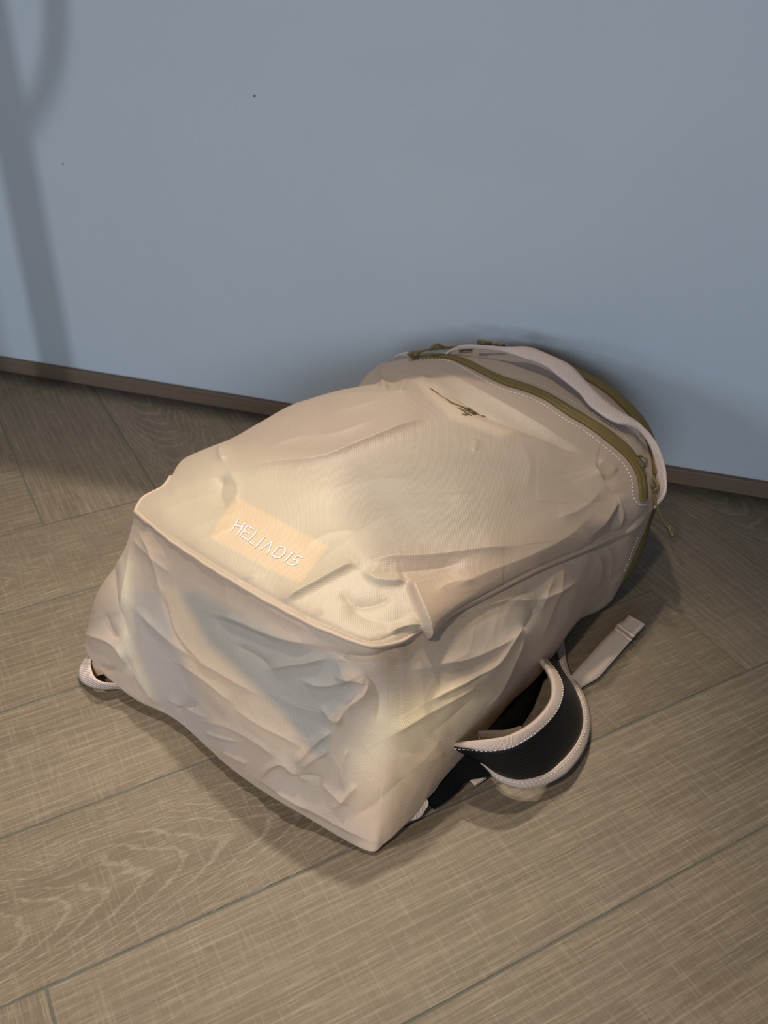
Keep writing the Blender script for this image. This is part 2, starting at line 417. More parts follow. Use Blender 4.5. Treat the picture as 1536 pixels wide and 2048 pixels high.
add(near(430, 1138, SB), at(350, 1438, .010), .004)
add(near(540, 1203, SB), at(470, 1543, .010), .008)
add(near(660, 1262, SB), at(602, 1628, .008), .006)
add(near(745, 1290, SB), at(738, 1703, .003), rows=[at(760, 1420, .110), at(762, 1575, .052)])
add(near(800, 1281, SB), at(768, 1688, .006), .010)
add(near(845, 1255, SB), at(800, 1658, .010), .014)
add(near(965, 1198, SR), at(908, 1528, .020), .016)
add(near(1020, 1170, SR), at(968, 1462, .026), .014)
add(near(1080, 1140, SR), at(1022, 1398, .028), .010)
add(near(1180, 1098, SR), at(1096, 1322, .026), .006)
add(near(1222, 1078, SR), at(1162, 1232, .020), .004)
add(near(1267, 1060, SR), at(1215, 1203, .018), .004)
def wl(u, v, z=.012): p = O2-E1*(.35-u)+E2*v; return np.array([p[0], p[1], z])
i0 = NU+NV-2
add(i0, at(1240, 1172, .020), rows=[at(1283, 1075, .075), at(1258, 1135, .045)])
tpi = lambda f: NU+NV-1+int((1-f)*(NU-2))
add(tpi(.93), wl(.340, .470), .006); add(tpi(.82), wl(.318, .505), .006); add(tpi(.6), wl(.24, .535), .008); add(tpi(.4), wl(.15, .520), .008)
add(tpi(.2), wl(.08, .48), .008); add(tpi(.02), wl(.025, .42), .006)
lfi = lambda f: NU+NV-1+NU-1+int((1-f)*(NV-3))
add(lfi(.75), wl(.012, .34), .006); add(lfi(.5), wl(.005, .24), .006); add(lfi(.25), wl(.002, .12), .008)
ctrl.sort(key=lambda c: c[0])
idx = np.array([c[0] for c in ctrl]); D = np.array([c[1] for c in ctrl])   # (k,3,3)
k = len(idx)
ext = 3
xi = np.concatenate([idx[-ext:]-NL, idx, idx[:ext]+NL]).astype(float)
De = np.concatenate([D[-ext:], D, D[:ext]])
def pch(x, y, q):     # monotone-ish cubic Hermite
    h = np.diff(x)[:, None, None]; d = np.diff(y, axis=0)/h
    m = np.zeros_like(y); m[1:-1] = (d[:-1]*h[1:]+d[1:]*h[:-1])/(h[1:]+h[:-1]); m[0] = d[0]; m[-1] = d[-1]
    j = np.clip(np.searchsorted(x, q, side='right')-1, 0, len(x)-2); hh = (x[j+1]-x[j]); u = ((q-x[j])/hh)[:, None, None]; hh = hh[:, None, None]
    return (2*u**3-3*u**2+1)*y[j]+(u**3-2*u**2+u)*hh*m[j]+(-2*u**3+3*u**2)*y[j+1]+(u**3-u**2)*hh*m[j+1]
off = pch(xi, De, np.arange(NL).astype(float))      # (NL,3,3)
NR = 230
fr = np.linspace(0, 1, NR)
rows_x = np.array([0, .33, .68, 1.0])
ctl = np.concatenate([np.zeros((NL, 1, 3)), off], 1)   # (NL,4,3)
m = np.zeros_like(ctl); dd = np.diff(ctl, axis=1)/np.diff(rows_x)[None, :, None]
m[:, 1:-1] = (dd[:, :-1]+dd[:, 1:])/2; m[:, 0] = dd[:, 0]; m[:, -1] = dd[:, -1]
j = np.clip(np.searchsorted(rows_x, fr, side='right')-1, 0, 2); hh = (rows_x[j+1]-rows_x[j]); u = (fr-rows_x[j])/hh
u = u[:, None, None]; hh = hh[:, None, None]
ct_ = ctl.transpose(1, 0, 2); mt = m.transpose(1, 0, 2)
Wp = (2*u**3-3*u**2+1)*ct_[j]+(u**3-2*u**2+u)*hh*mt[j]+(-2*u**3+3*u**2)*ct_[j+1]+(u**3-u**2)*hh*mt[j+1]
Wp = Wp+loop[None]            # (NR, NL, 3)
# turn the lower edge under the bag
under = []
for f, dz, ins in ((.3, -.35, .0015), (.7, -.75, .006), (1.0, -.95, .016), (1.0, -1.0, .05)):
    q = Wp[-1].copy(); o = cen-q; o[:, 2] = 0; o /= np.linalg.norm(o, axis=1)[:, None]
    zz = q[:, 2].copy(); q = q+o*ins; q[:, 2] = zz*(1+dz)+.0012*(-dz); under.append(q)
Wp = np.concatenate([Wp, np.array(under)], 0); NRT = len(Wp)

def grid_normals(G, wrap=False):
    if wrap: a = np.roll(G, -1, 1)-np.roll(G, 1, 1)
    else: a = np.gradient(G, axis=1)
    b = np.gradient(G, axis=0); n = np.cross(a, b); n /= np.linalg.norm(n, axis=-1)[..., None]+1e-12
    return n
Fn = grid_normals(Fp); Wn = -grid_normals(Wp, True)
if Fn[..., 2].mean() < 0: Fn = -Fn
outw = Wp-cen; outw[..., 2] = 0
if (Wn*outw).sum(-1).mean() < 0: Wn = -Wn

# ---- creases: (points in the photo's frame, amp mm, width on the left of travel px, width on the right px)
F_STR = [
 ([(300, 1040), (360, 1010), (430, 985)], 1.0, 12, 8),
 ([(640, 830), (700, 822), (770, 800)], 1.3, 14, 9),
 ([(520, 905), (600, 880), (690, 868), (760, 838)], 1.6, 20, 8),
 ([(600, 1100), (660, 1070), (720, 1062)], .8, 16, 9),
 ([(380, 1090), (450, 1062), (470, 1050)], .8, 9, 7),
 ([(890, 1000), (960, 985), (1040, 990)], .7, 22, 14),
 ([(1040, 880), (1060, 940), (1050, 980)], .7, 14, 18),
 ([(1110, 1040), (1160, 1020), (1200, 985)], 1.5, 16, 10),
 ([(866, 1190), (900, 1170), (950, 1160)], 1.0, 8, 10),
 ([(850, 1249), (965, 1192), (1080, 1134), (1180, 1092), (1222, 1071), (1260, 1053), (1292, 1022)], -2.4, 4, 4),
 ([(276, 1020), (284, 1030), (354, 1079), (434, 1130), (543, 1195), (662, 1253), (745, 1280), (836, 1247)], -2.0, 4, 4),
 ([(446, 955), (500, 940), (560, 930), (640, 921), (735, 884), (800, 858), (880, 828)], 4.2, 34, 9),
 ([(445, 890), (441, 905), (447, 925)], 3, 10, 8),
 ([(330, 985), (420, 960), (446, 952)], 1.4, 14, 14),
 ([(448, 950), (440, 985), (452, 1020)], -3.2, 16, 14),
 ([(455, 940), (475, 975), (470, 1010)], 1.6, 8, 12),
 ([(556, 1212), (620, 1178), (673, 1150), (706, 1136), (728, 1141)], 4.6, 28, 5),
 ([(722, 1146), (732, 1131), (771, 1122), (849, 1117), (947, 1105), (1040, 1092)], 3.6, 40, 12),
 ([(740, 1150), (840, 1140), (930, 1128)], -2.0, 10, 16),
 ([(724, 1144), (745, 1161), (783, 1167), (815, 1164)], 4.2, 22, 4),
 ([(815, 1163), (827, 1192), (842, 1236), (847, 1256)], 7.5, 60, 3.5),
 ([(676, 1178), (712, 1206), (755, 1204), (790, 1190)], -2.6, 12, 10),
 ([(690, 1200), (720, 1225), (770, 1240), (830, 1225)], -2.5, 26, 26),
 ([(778, 1265), (815, 1252), (842, 1250)], 2.6, 9, 5),
 ([(442, 1176), (475, 1160), (520, 1150)], 1.4, 8, 5),
 ([(587, 1254), (602, 1240), (650, 1225)], 1.5, 8, 6),
 ([(360, 1070), (430, 1040), (490, 1020)], 0.8, 14, 10),
 ([(762, 729), (764, 759), (768, 785)], 3.4, 12, 5),
 ([(764, 746), (800, 752), (838, 756), (862, 762)], 2.4, 9, 6),
 ([(772, 778), (790, 770), (800, 782)], -2.6, 11, 9),
 ([(812, 759), (803, 782), (806, 790)], 2.4, 7, 6),
 ([(640, 800), (700, 793), (770, 790), (850, 786)], 2.6, 10, 30),
 ([(835, 737), (900, 756), (991, 802), (1070, 846), (1128, 881), (1190, 913)], 3.0, 26, 7),
 ([(868, 775), (913, 792), (985, 832), (1060, 862), (1130, 893), (1180, 915)], -4.6, 17, 15),
 ([(870, 792), (935, 830), (1000, 858), (1080, 880), (1150, 905)], 2.4, 10, 34),
 ([(1192, 918), (1188, 935), (1203, 973), (1222, 1008), (1203, 1044), (1178, 1076)], 6.0, 5, 40),
 ([(1194, 920), (1215, 930), (1236, 945)], 2.4, 6, 10),
 ([(1206, 948), (1216, 980), (1236, 1010)], -3.0, 10, 10),
 ([(1228, 985), (1240, 1030), (1234, 1066)], 3.6, 10, 16),
 ([(1180, 1088), (1215, 1068), (1262, 1050)], -2.0, 8, 8),
 ([(956, 880), (952, 890), (948, 905)], .8, 6, 8),
 ([(560, 1000), (640, 985), (760, 960), (860, 960)], .9, 40, 26),
 ([(880, 1190), (960, 1150), (1060, 1110), (1150, 1060), (1195, 1010)], 2.2, 34, 26),
 ([(620, 1140), (700, 1080), (800, 1010)], 1.2, 40, 50),
 ([(950, 730), (1040, 752), (1130, 802), (1200, 862)], -1.6, 10, 12),
 ([(1030, 745), (1100, 762), (1150, 800)], 1.2, 8, 8),
 ([(1275, 870), (1290, 890), (1300, 915)], -2.2, 7, 7),
 ([(470, 905), (560, 870), (640, 855)], 1.0, 26, 20),
]
W_STR = [
 ([(262, 1090), (258, 1130), (246, 1190), (236, 1240)], 2.2, 8, 14),
 ([(276, 1060), (300, 1100), (316, 1150), (322, 1200)], 1.8, 12, 8),
 ([(246, 1290), (262, 1340), (292, 1390), (330, 1430)], -1.6, 8, 10),
 ([(330, 1205), (352, 1262), (392, 1310), (452, 1352), (520, 1392)], 1.8, 10, 6),
 ([(460, 1410), (520, 1450), (580, 1480), (612, 1500)], 1.5, 9, 6),
 ([(398, 1440), (450, 1452), (520, 1490), (560, 1520)], 1.5, 8, 6),
 ([(640, 1410), (668, 1440), (690, 1432)], 1.6, 7, 6),
 ([(600, 1360), (640, 1372), (690, 1362), (724, 1348)], 1.6, 8, 6),
 ([(700, 1490), (684, 1530), (690, 1580)], 1.6, 9, 8),
 ([(640, 1560), (668, 1590), (700, 1610)], 1.8, 7, 6),
 ([(800, 1500), (850, 1520), (890, 1500)], 1.2, 14, 10),
 ([(860, 1330), (930, 1320), (1000, 1290), (1040, 1262)], 1.6, 12, 7),
 ([(1130, 1120), (1120, 1170), (1100, 1230), (1080, 1280)], 1.6, 9, 12),
 ([(1215, 1090), (1222, 1120), (1216, 1160)], 1.4, 7, 9),
 ([(419, 1226), (470, 1240), (520, 1262), (560, 1276), (640, 1292)], 2.8, 20, 7),
 ([(425, 1236), (480, 1256), (556, 1288)], -1.8, 8, 12),
 ([(268, 1215), (300, 1245), (350, 1290), (400, 1322), (440, 1350)], 2.0, 14, 8),
 ([(318, 1180), (335, 1230), (373, 1300), (420, 1332)], -2.0, 12, 10),
 ([(352, 1322), (390, 1345), (430, 1375), (470, 1410)], 2.2, 12, 7),
 ([(470, 1290), (520, 1318), (545, 1340)], -1.6, 9, 8),
 ([(537, 1339), (575, 1331), (610, 1326), (655, 1316)], 2.2, 9, 6),
 ([(352, 1424), (372, 1412), (394, 1408)], -2.8, 6, 8),
 ([(330, 1395), (380, 1420), (420, 1438)], 1.6, 10, 10),
 ([(740, 1352), (730, 1386), (700, 1410), (684, 1428), (668, 1462)], 3.4, 14, 10),
 ([(668, 1352), (700, 1358), (738, 1368)], 2.4, 10, 8),
 ([(668, 1460), (640, 1478), (618, 1500), (590, 1530)], 3.0, 8, 8),
 ([(520, 1563), (545, 1532), (565, 1526), (590, 1545), (622, 1566)], 3.4, 10, 6),
 ([(582, 1550), (612, 1552), (650, 1560)], -2.6, 6, 7),
 ([(600, 1540), (640, 1510), (660, 1500)], 2.4, 8, 6),
 ([(552, 1575), (590, 1600), (620, 1625)], 2.2, 9, 5),
 ([(662, 1622), (690, 1596), (716, 1568)], 2.0, 10, 8),
 ([(408, 1464), (440, 1474), (482, 1484)], 1.8, 8, 6),
 ([(440, 1500), (480, 1520), (500, 1530)], 1.6, 8, 8),
 ([(166, 1268), (200, 1276), (226, 1288), (256, 1334)], 3.4, 14, 6),
 ([(256, 1332), (285, 1375), (320, 1425)], 2.0, 14, 10),
 ([(228, 1120), (232, 1180), (250, 1250), (262, 1280)], -2.0, 10, 10),
 ([(262, 1075), (300, 1110), (345, 1150)], 1.6, 12, 14),
 ([(210, 1225), (222, 1260), (240, 1280)], -2.2, 8, 8),
 ([(182, 1330), (215, 1338), (234, 1337)], -2.4, 4, 5),
 ([(850, 1262), (965, 1204), (1080, 1146), (1180, 1104), (1262, 1068), (1298, 1034)], -3.4, 3, 9),
 ([(500, 1548), (565, 1584), (640, 1628), (700, 1662), (742, 1684)], 2.6, 16, 4),
 ([(664, 1302), (700, 1312), (740, 1314), (805, 1290), (850, 1272)], -3.4, 7, 16),
 ([(664, 1316), (730, 1326), (800, 1318)], 1.4, 8, 16),
 ([(860, 1270), (940, 1232), (1030, 1196), (1100, 1160)], -1.8, 8, 12),
 ([(960, 1218), (1010, 1202), (1074, 1200)], 1.8, 9, 7),
 ([(1074, 1208), (1064, 1238), (1040, 1262)], -2.2, 8, 10),
 ([(1074, 1200), (1090, 1195), (1125, 1178), (1155, 1162)], 2.2, 10, 9),
 ([(1066, 1236), (1030, 1270), (988, 1330), (942, 1357), (890, 1382), (840, 1410)], 3.2, 22, 8),
 ([(980, 1340), (930, 1372), (870, 1400)], -2.0, 8, 10),
 ([(1048, 1272), (1025, 1320), (1000, 1378), (970, 1420)], 2.4, 14, 9),
 ([(770, 1478), (830, 1440), (900, 1400), (960, 1366)], 2.6, 24, 9),
 ([(850, 1475), (900, 1440), (950, 1395)], -1.8, 10, 14),
 ([(730, 1340), (760, 1400), (750, 1450)], -1.4, 16, 16),
 ([(700, 1370), (680, 1320), (700, 1300)], 1.2, 10, 10),
 ([(1196, 1108), (1202, 1135), (1190, 1180)], 1.8, 8, 10),
 ([(1110, 1150), (1090, 1190), (1080, 1230)], 1.4, 8, 8),
 ([(820, 1340), (880, 1330), (950, 1300)], .9, 18, 14),
 ([(800, 1560), (860, 1500), (900, 1450)], 1.6, 30, 26),
 ([(700, 1640), (760, 1600), (830, 1540)], -1.2, 14, 16),
 ([(480, 1180), (560, 1230), (640, 1270)], .9, 10, 10),
]
def crease(PX, strokes, gain=1.0):
    sh = PX.shape[:-1]; Q = PX.reshape(-1, 2); out = np.zeros(len(Q))
    for pts, amp, wl_, wr_ in strokes:
        C = cr(np.array(pts, float), 26); R = 2.6*max(wl_, wr_)
        sel = np.where((Q[:, 0] > C[:, 0].min()-R) & (Q[:, 0] < C[:, 0].max()+R) & (Q[:, 1] > C[:, 1].min()-R) & (Q[:, 1] < C[:, 1].max()+R))[0]
        if not len(sel): continue
        q = Q[sel]; best = np.full(len(sel), 1e9); side = np.zeros(len(sel)); tt = np.zeros(len(sel)); ov = np.zeros(len(sel))
        for i in range(len(C)-1):
            a, b = C[i], C[i+1]; e = b-a; L = e@e; t = ((q-a)@e)/L; tc_ = np.clip(t, 0, 1)
            dv = q-a-tc_[:, None]*e; d = np.hypot(dv[:, 0], dv[:, 1]); s = e[0]*(q[:, 1]-a[1])-e[1]*(q[:, 0]-a[0])
            mk = d < best; best[mk] = d[mk]; side[mk] = s[mk]; tt[mk] = (i+tc_[mk])/(len(C)-1)
        w = np.where(side < 0, wl_, wr_)          # left of travel = above for a left-to-right line
        g = np.exp(-(best/w)**1.08)
        tap = np.clip(np.minimum(tt, (1-tt) if len(pts) != 4 or amp < 7 else 1.0)/.22, 0, 1); tap = .12+.88*(tap*tap*(3-2*tap))
        out[sel] += amp*gain*.001*g*tap
    return out.reshape(sh)
rs = np.random.RandomState(7)
def crumple(P, amp, seeds, freq):
    out = np.zeros(P.shape[:-1])
    for _ in range(seeds):
        kv = rs.normal(size=3); kv *= freq*rs.uniform(.6, 1.8)/np.linalg.norm(kv); ph = rs.uniform(0, 6.28)
        kv2 = rs.normal(size=3)*freq*.5; p2 = rs.uniform(0, 6.28)
        x = P@kv+ph+1.2*np.sin(P@kv2+p2)
        out += (1-np.abs(np.sin(x)))**3-.25
    return out*amp/seeds**.5
kg = np.exp(-.5*(np.arange(-70, 71)/24.)**2); kg /= kg.sum()
Ws = sum(kg[i]*np.roll(Wp, i-70, axis=1) for i in range(141))
wr = np.clip(np.minimum(np.arange(NRT)/NR/.25, (1.02-np.arange(NRT)/NR)/.22), 0, 1); wr = (wr*wr*(3-2*wr))[:, None, None]
vis_ = np.clip((np.arange(NL)-40)/90., 0, 1)*np.clip((NU+NV-60-np.arange(NL))/60., 0, 1)
Wp = Wp*(1-wr*vis_[None, :, None])+Ws*wr*vis_[None, :, None]
Fpx = topx(Fp); Wpx = topx(Wp)
edgeF = np.clip(np.minimum.reduce([U_, 1-U_, V_, 1-V_])/.012, 0, 1)
dF = crease(Fpx, F_STR, 1.35)+crumple(Fp, .0003, 6, 24)
keepedge = np.ones_like(edgeF)
dF *= (.0+1.0*edgeF)
Fp = Fp+Fn*dF[..., None]
rr = np.arange(NRT)/NR
edgeW = np.clip(np.minimum(rr/.012, (1.0-rr)/.04), 0, 1)[:, None]
dW = (crease(Wpx, W_STR, 1.25)+crumple(Wp, .0005, 6, 30))*edgeW
Wp = Wp+Wn*dW[..., None]
Wp[..., 2] = np.maximum(Wp[..., 2], .0012)
Fn = grid_normals(Fp); Fn = Fn if Fn[..., 2].mean() > 0 else -Fn

# ---- show-through of padding, patches and paper, plus light and shade painted into the tint
def inpoly(PX, poly, soft):
    x, y = PX[..., 0], PX[..., 1]; P = np.array(poly, float); n = len(P)
    inside = np.zeros(x.shape, bool); dist = np.full(x.shape, 1e9)
    for i in range(n):
        a, b = P[i], P[(i+1) % n]; e = b-a
        cond = ((a[1] > y) != (b[1] > y))
        xs = a[0]+(y-a[1])*e[0]/(e[1] if abs(e[1]) > 1e-9 else 1e-9); inside ^= cond & (x < xs)
        t = np.clip(((x-a[0])*e[0]+(y-a[1])*e[1])/(e@e), 0, 1)
        dist = np.minimum(dist, np.hypot(x-a[0]-t*e[0], y-a[1]-t*e[1]))
    sd = np.where(inside, dist, -dist); return np.clip(.5+sd/(2*soft), 0, 1)
def tintmap(PX, layers):
    c = np.empty(PX.shape[:-1]+(3,)); c[:] = BASE
    for poly, col, soft, op in layers:
        w = inpoly(PX, poly, soft)*op; w = w*w*(3-2*w) if op == 1 else w
        c = c*(1-w[..., None])+np.array(col)*w[..., None]
    return np.concatenate([c, np.ones(c.shape[:-1]+(1,))], -1)
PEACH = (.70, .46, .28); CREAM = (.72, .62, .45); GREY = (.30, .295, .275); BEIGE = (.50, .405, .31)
F_LAY = [([(272, 1022), (345, 950), (440, 905), (560, 935), (680, 950), (750, 1110), (845, 1250), (740, 1290), (500, 1180)], (.52, .43, .32), 36, .9),  # brighter lower left, its stronger light painted into the tint
         ([(700, 930), (900, 880), (1150, 900), (1200, 1020), (1000, 1080), (760, 1110), (700, 1020)], (.255, .210, .165), 45, .80),  # darker middle, the weaker light there painted into the tint
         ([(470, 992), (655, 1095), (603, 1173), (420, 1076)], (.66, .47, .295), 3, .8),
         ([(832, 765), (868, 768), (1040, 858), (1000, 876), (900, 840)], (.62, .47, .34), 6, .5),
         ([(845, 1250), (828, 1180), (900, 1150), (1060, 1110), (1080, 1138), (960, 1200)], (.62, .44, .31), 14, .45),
         ([(660, 1170), (740, 1165), (820, 1175), (720, 1215)], (.52, .41, .34), 10, .4)]
W_LAY = [([(270, 1080), (540, 1215), (745, 1300), (740, 1690), (560, 1590), (300, 1410), (175, 1300)], (.52, .41, .33), 30, .65),  # bottom panel raised in tone, light painted in
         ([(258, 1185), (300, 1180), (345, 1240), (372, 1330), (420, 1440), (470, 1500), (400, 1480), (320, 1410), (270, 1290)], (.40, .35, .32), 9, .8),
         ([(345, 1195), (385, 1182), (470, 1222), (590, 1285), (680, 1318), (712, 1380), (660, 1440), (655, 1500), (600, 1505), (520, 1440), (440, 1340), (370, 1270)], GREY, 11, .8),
         ([(745, 1300), (1000, 1200), (1060, 1250), (1000, 1400), (900, 1530), (740, 1690)], (.50, .385, .29), 40, .6),  # near side panel lightened, light painted in
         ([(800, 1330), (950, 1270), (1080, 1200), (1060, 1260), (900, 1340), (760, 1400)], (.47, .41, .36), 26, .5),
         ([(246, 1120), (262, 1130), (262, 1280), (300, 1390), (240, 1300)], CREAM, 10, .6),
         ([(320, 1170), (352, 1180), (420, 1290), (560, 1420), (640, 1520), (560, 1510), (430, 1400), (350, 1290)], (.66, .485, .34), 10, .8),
         ([(760, 1420), (900, 1370), (960, 1400), (880, 1520), (800, 1600), (730, 1600), (700, 1520)], (.90, .71, .45), 34, .85),  # inner paper plus warm light glowing through, painted as colour
         ([(770, 1500), (880, 1480), (900, 1530), (800, 1650), (740, 1700), (690, 1600)], (.74, .51, .34), 30, .75)]  # peach corner, light glowing through the cloth painted as colour
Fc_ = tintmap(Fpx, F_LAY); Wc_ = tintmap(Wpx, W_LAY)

bag = empty('backpack', (float(cen[0]), float(cen[1]), 0.0))
bag['label'] = 'pale blush nylon backpack lying on its back on the oak floor with olive zips'
bag['category'] = 'backpack'
BL = np.array([cen[0], cen[1], 0.0])
def part(name, V, F_, mat, parent=None, smooth=True, uv=None, col=None, kind=None, label=None):
    p = parent or bag
    o = mesh_obj(name, np.asarray(V, float)-BL, F_, mat, p, smooth, uv, col)
    if kind: o['kind'] = kind
    if label: o['label'] = label
    return o
def gridfaces(nr, nc, wrap=False, flip=False):
    a = np.arange(nr*nc).reshape(nr, nc)
    b = np.roll(a, -1, 1) if wrap else a[:, 1:]
    a_ = a if wrap else a[:, :-1]
    f = np.stack([a_[:-1], b[:-1], b[1:], a_[1:]], -1).reshape(-1, 4)
    if flip: f = f[:, ::-1]
    return [tuple(x) for x in f.tolist()]
def arcuv(G, wrap=False):
    du = np.linalg.norm(np.diff(G, axis=1), axis=2); dv = np.linalg.norm(np.diff(G, axis=0), axis=2)
    uu = np.zeros(G.shape[:2]); uu[:, 1:] = np.cumsum(np.broadcast_to(du.mean(0), du.shape), 1)
    vv = np.zeros(G.shape[:2]); vv[1:] = np.cumsum(np.broadcast_to(dv.mean(1)[:, None], dv.shape), 0)
    return np.stack([uu, vv], -1).reshape(-1, 2)
fa = gridfaces(NV, NU)
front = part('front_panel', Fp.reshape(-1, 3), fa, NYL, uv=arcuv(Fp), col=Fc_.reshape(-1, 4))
# split the side band in the bottom panel and the side panels at the hidden left / right ends
def band(name, a, b):
    idx_ = np.arange(a, b+1) % NL
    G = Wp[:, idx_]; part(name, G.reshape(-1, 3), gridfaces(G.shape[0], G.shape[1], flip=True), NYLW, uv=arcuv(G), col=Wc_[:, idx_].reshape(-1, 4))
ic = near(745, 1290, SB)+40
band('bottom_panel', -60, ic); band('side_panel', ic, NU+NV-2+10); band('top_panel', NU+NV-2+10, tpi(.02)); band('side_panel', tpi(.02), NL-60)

# BVH for laying trims on the cloth
allV = np.concatenate([Fp.reshape(-1, 3), Wp.reshape(-1, 3)]); oF = NU*NV
fw = gridfaces(NRT, NL, wrap=True, flip=True)
bvh = BVHTree.FromPolygons([tuple(v) for v in allV.tolist()], fa+[tuple(i+oF for i in f) for f in fw])
def hit(px, py):
    d = Vector(ray(px, py)).normalized()
    loc, nor, i, dist = bvh.ray_cast(Vector((0, 0, H)), d)
    if loc is None: return None, None
    nor = Vector(nor)
    if nor.dot(d) > 0: nor = -nor
    return np.array(loc), np.array(nor)
def lay(pts, n, offm=.0008, z=None):
    C = cr(np.array(pts, float), n); P = []; N = []
    for q in C:
        h, nn = hit(*q)
        P.append(h); N.append(nn)
    ok = [i for i, p in enumerate(P) if p is not None]
    for i in range(len(P)):
        if P[i] is None:
            j_ = min(ok, key=lambda t: abs(t-i)); P[i] = at(C[i][0], C[i][1], P[j_][2]); N[i] = N[j_]
    P = np.array(P); N = np.array(N)
    kk = np.ones(5)/5
    for a in range(3):
        P[:, a] = np.convolve(np.pad(P[:, a], 2, 'edge'), kk, 'valid'); N[:, a] = np.convolve(np.pad(N[:, a], 2, 'edge'), kk, 'valid')
    N /= np.linalg.norm(N, axis=1)[:, None]
    return P+N*offm, N

def ribbon(A, B, th, nc=6, crown=0.0, along_u=True, N=None):
    """solid strip between rails A and B (n,3)"""
    A = np.asarray(A); B = np.asarray(B); n = len(A)
    T = np.gradient((A+B)/2, axis=0); T /= np.linalg.norm(T, axis=1)[:, None]+1e-12
    Wd = B-A; Nn = np.cross(T, Wd); Nn /= np.linalg.norm(Nn, axis=1)[:, None]+1e-12
    if N is None:
        if Nn[:, 2].mean() < 0: Nn = -Nn
    else: Nn = np.where(((Nn*N).sum(1) < 0)[:, None], -Nn, Nn)
    fr_ = np.linspace(0, 1, nc)
    G = A[:, None]*(1-fr_)[None, :, None]+B[:, None]*fr_[None, :, None]
    Gt = G+Nn[:, None]*(th/2+crown*np.sin(np.pi*fr_))[None, :, None]; Gb = G-Nn[:, None]*(th/2-crown*np.sin(np.pi*fr_))[None, :, None]
    ringg = np.concatenate([Gt, Gb[:, ::-1]], 1)          # (n, 2nc, 3)
    s = np.concatenate([[0], np.cumsum(np.linalg.norm(np.diff((A+B)/2, axis=0), axis=1))]); w = np.linalg.norm(Wd, axis=1).mean()
    uvr = np.concatenate([fr_*w, fr_[::-1]*w])
    uv = np.stack([np.broadcast_to(s[:, None], (n, 2*nc)), np.broadcast_to(uvr[None], (n, 2*nc))], -1).reshape(-1, 2)
    F_ = gridfaces(n, 2*nc, wrap=True)
    F_ += [tuple(range(2*nc)), tuple(range((n-1)*2*nc, n*2*nc))[::-1]]
    return ringg.reshape(-1, 3), F_, uv
def rails(pa, pb, za, zb, n):
    """rails from pixel + height lists"""
    A = cr(np.array([at(*p, z) for p, z in zip(pa, za)]), n); B = cr(np.array([at(*p, z) for p, z in zip(pb, zb)]), n)
    return A, B
def stitches(name, P, N, dash=.0030, gap=.0014, r=.00055, parent=None):
    P = np.asarray(P); s = np.concatenate([[0], np.cumsum(np.linalg.norm(np.diff(P, axis=0), axis=1))]); V = []; F_ = []
    x = 0
    while x+dash < s[-1]:
        q = np.stack([np.interp(np.linspace(x, x+dash, 4), s, P[:, a]) for a in range(3)], 1)
        nn = np.stack([np.interp(np.linspace(x, x+dash, 4), s, N[:, a]) for a in range(3)], 1)
        q = q+nn*np.array([0, .0003, .0003, 0])[:, None]
        v, f = tube(q, [r*.6, r, r, r*.6], 6); o = len(V); V += list(v); F_ += [tuple(i+o for i in g) for g in f]; x += dash+gap
    return part(name, V, F_, THREAD, parent, kind='stuff')

# piping along the lower seam, welt along the right seam
pipeP = np.concatenate([cl[:NV//6][::-1], cb[1:]])
pd_ = pipeP-cen; pd_[:, 2] = 0; pd_ /= np.linalg.norm(pd_, axis=1)[:, None]
wob = .0002*np.sin(np.arange(len(pipeP))*.09)+.0002*np.sin(np.arange(len(pipeP))*.21+1)
PP = (pipeP+pd_*(.0006+wob[:, None]))[::3]; PP[:, 2] += -.0008
part('piping', *tube(PP, np.where(np.arange(len(PP)) < len(PP)*.2, .0023, .0016), 10), PIPE)

# front zip
zl = [(812, 709), (829, 719), (862, 718), (893, 717), (931, 732), (969, 751), (1007, 770), (1044, 781), (1090, 800), (1127, 826), (1177, 856), (1218, 887), (1252, 917), (1271, 947), (1279, 1003)]
zu = [(815, 703), (829, 710), (862, 708), (893, 710), (931, 719), (969, 738), (1007, 755), (1052, 769), (1093, 786), (1131, 808), (1180, 837), (1226, 867), (1267, 905), (1290, 952), (1294, 1003)]
PA, NA = lay(zl, 130, .0010); PB, NB = lay(zu, 130, .0010)
v, f, uv = ribbon(PA, PB, .0012, 6, .0009, N=NA)
zip1 = part('zipper_tape', v, f, OLIVE, uv=uv, label='olive zip tape curving across the top of the front')
cP = (PA+PB)/2+NA*.0013
part('zip_seam', *tube(cP, .0006, 6), OMETAL, zip1)
SA, SNA = lay([(830, 722), (862, 719), (893, 721), (931, 740), (969, 762), (1007, 781), (1044, 791), (1085, 810), (1120, 834), (1170, 864), (1210, 896), (1243, 925), (1261, 955), (1271, 1004), (1280, 1011), (1296, 1008)], 200, .0004)
stitches('stitching', SA, SNA)
SB_, SNB = lay([(950, 722), (975, 735), (1012, 749), (1058, 763), (1100, 780), (1138, 800), (1186, 828), (1234, 860), (1262, 888)], 140, .0004)
stitches('stitching', SB_, SNB, dash=.0022, gap=.0018, r=.00032)

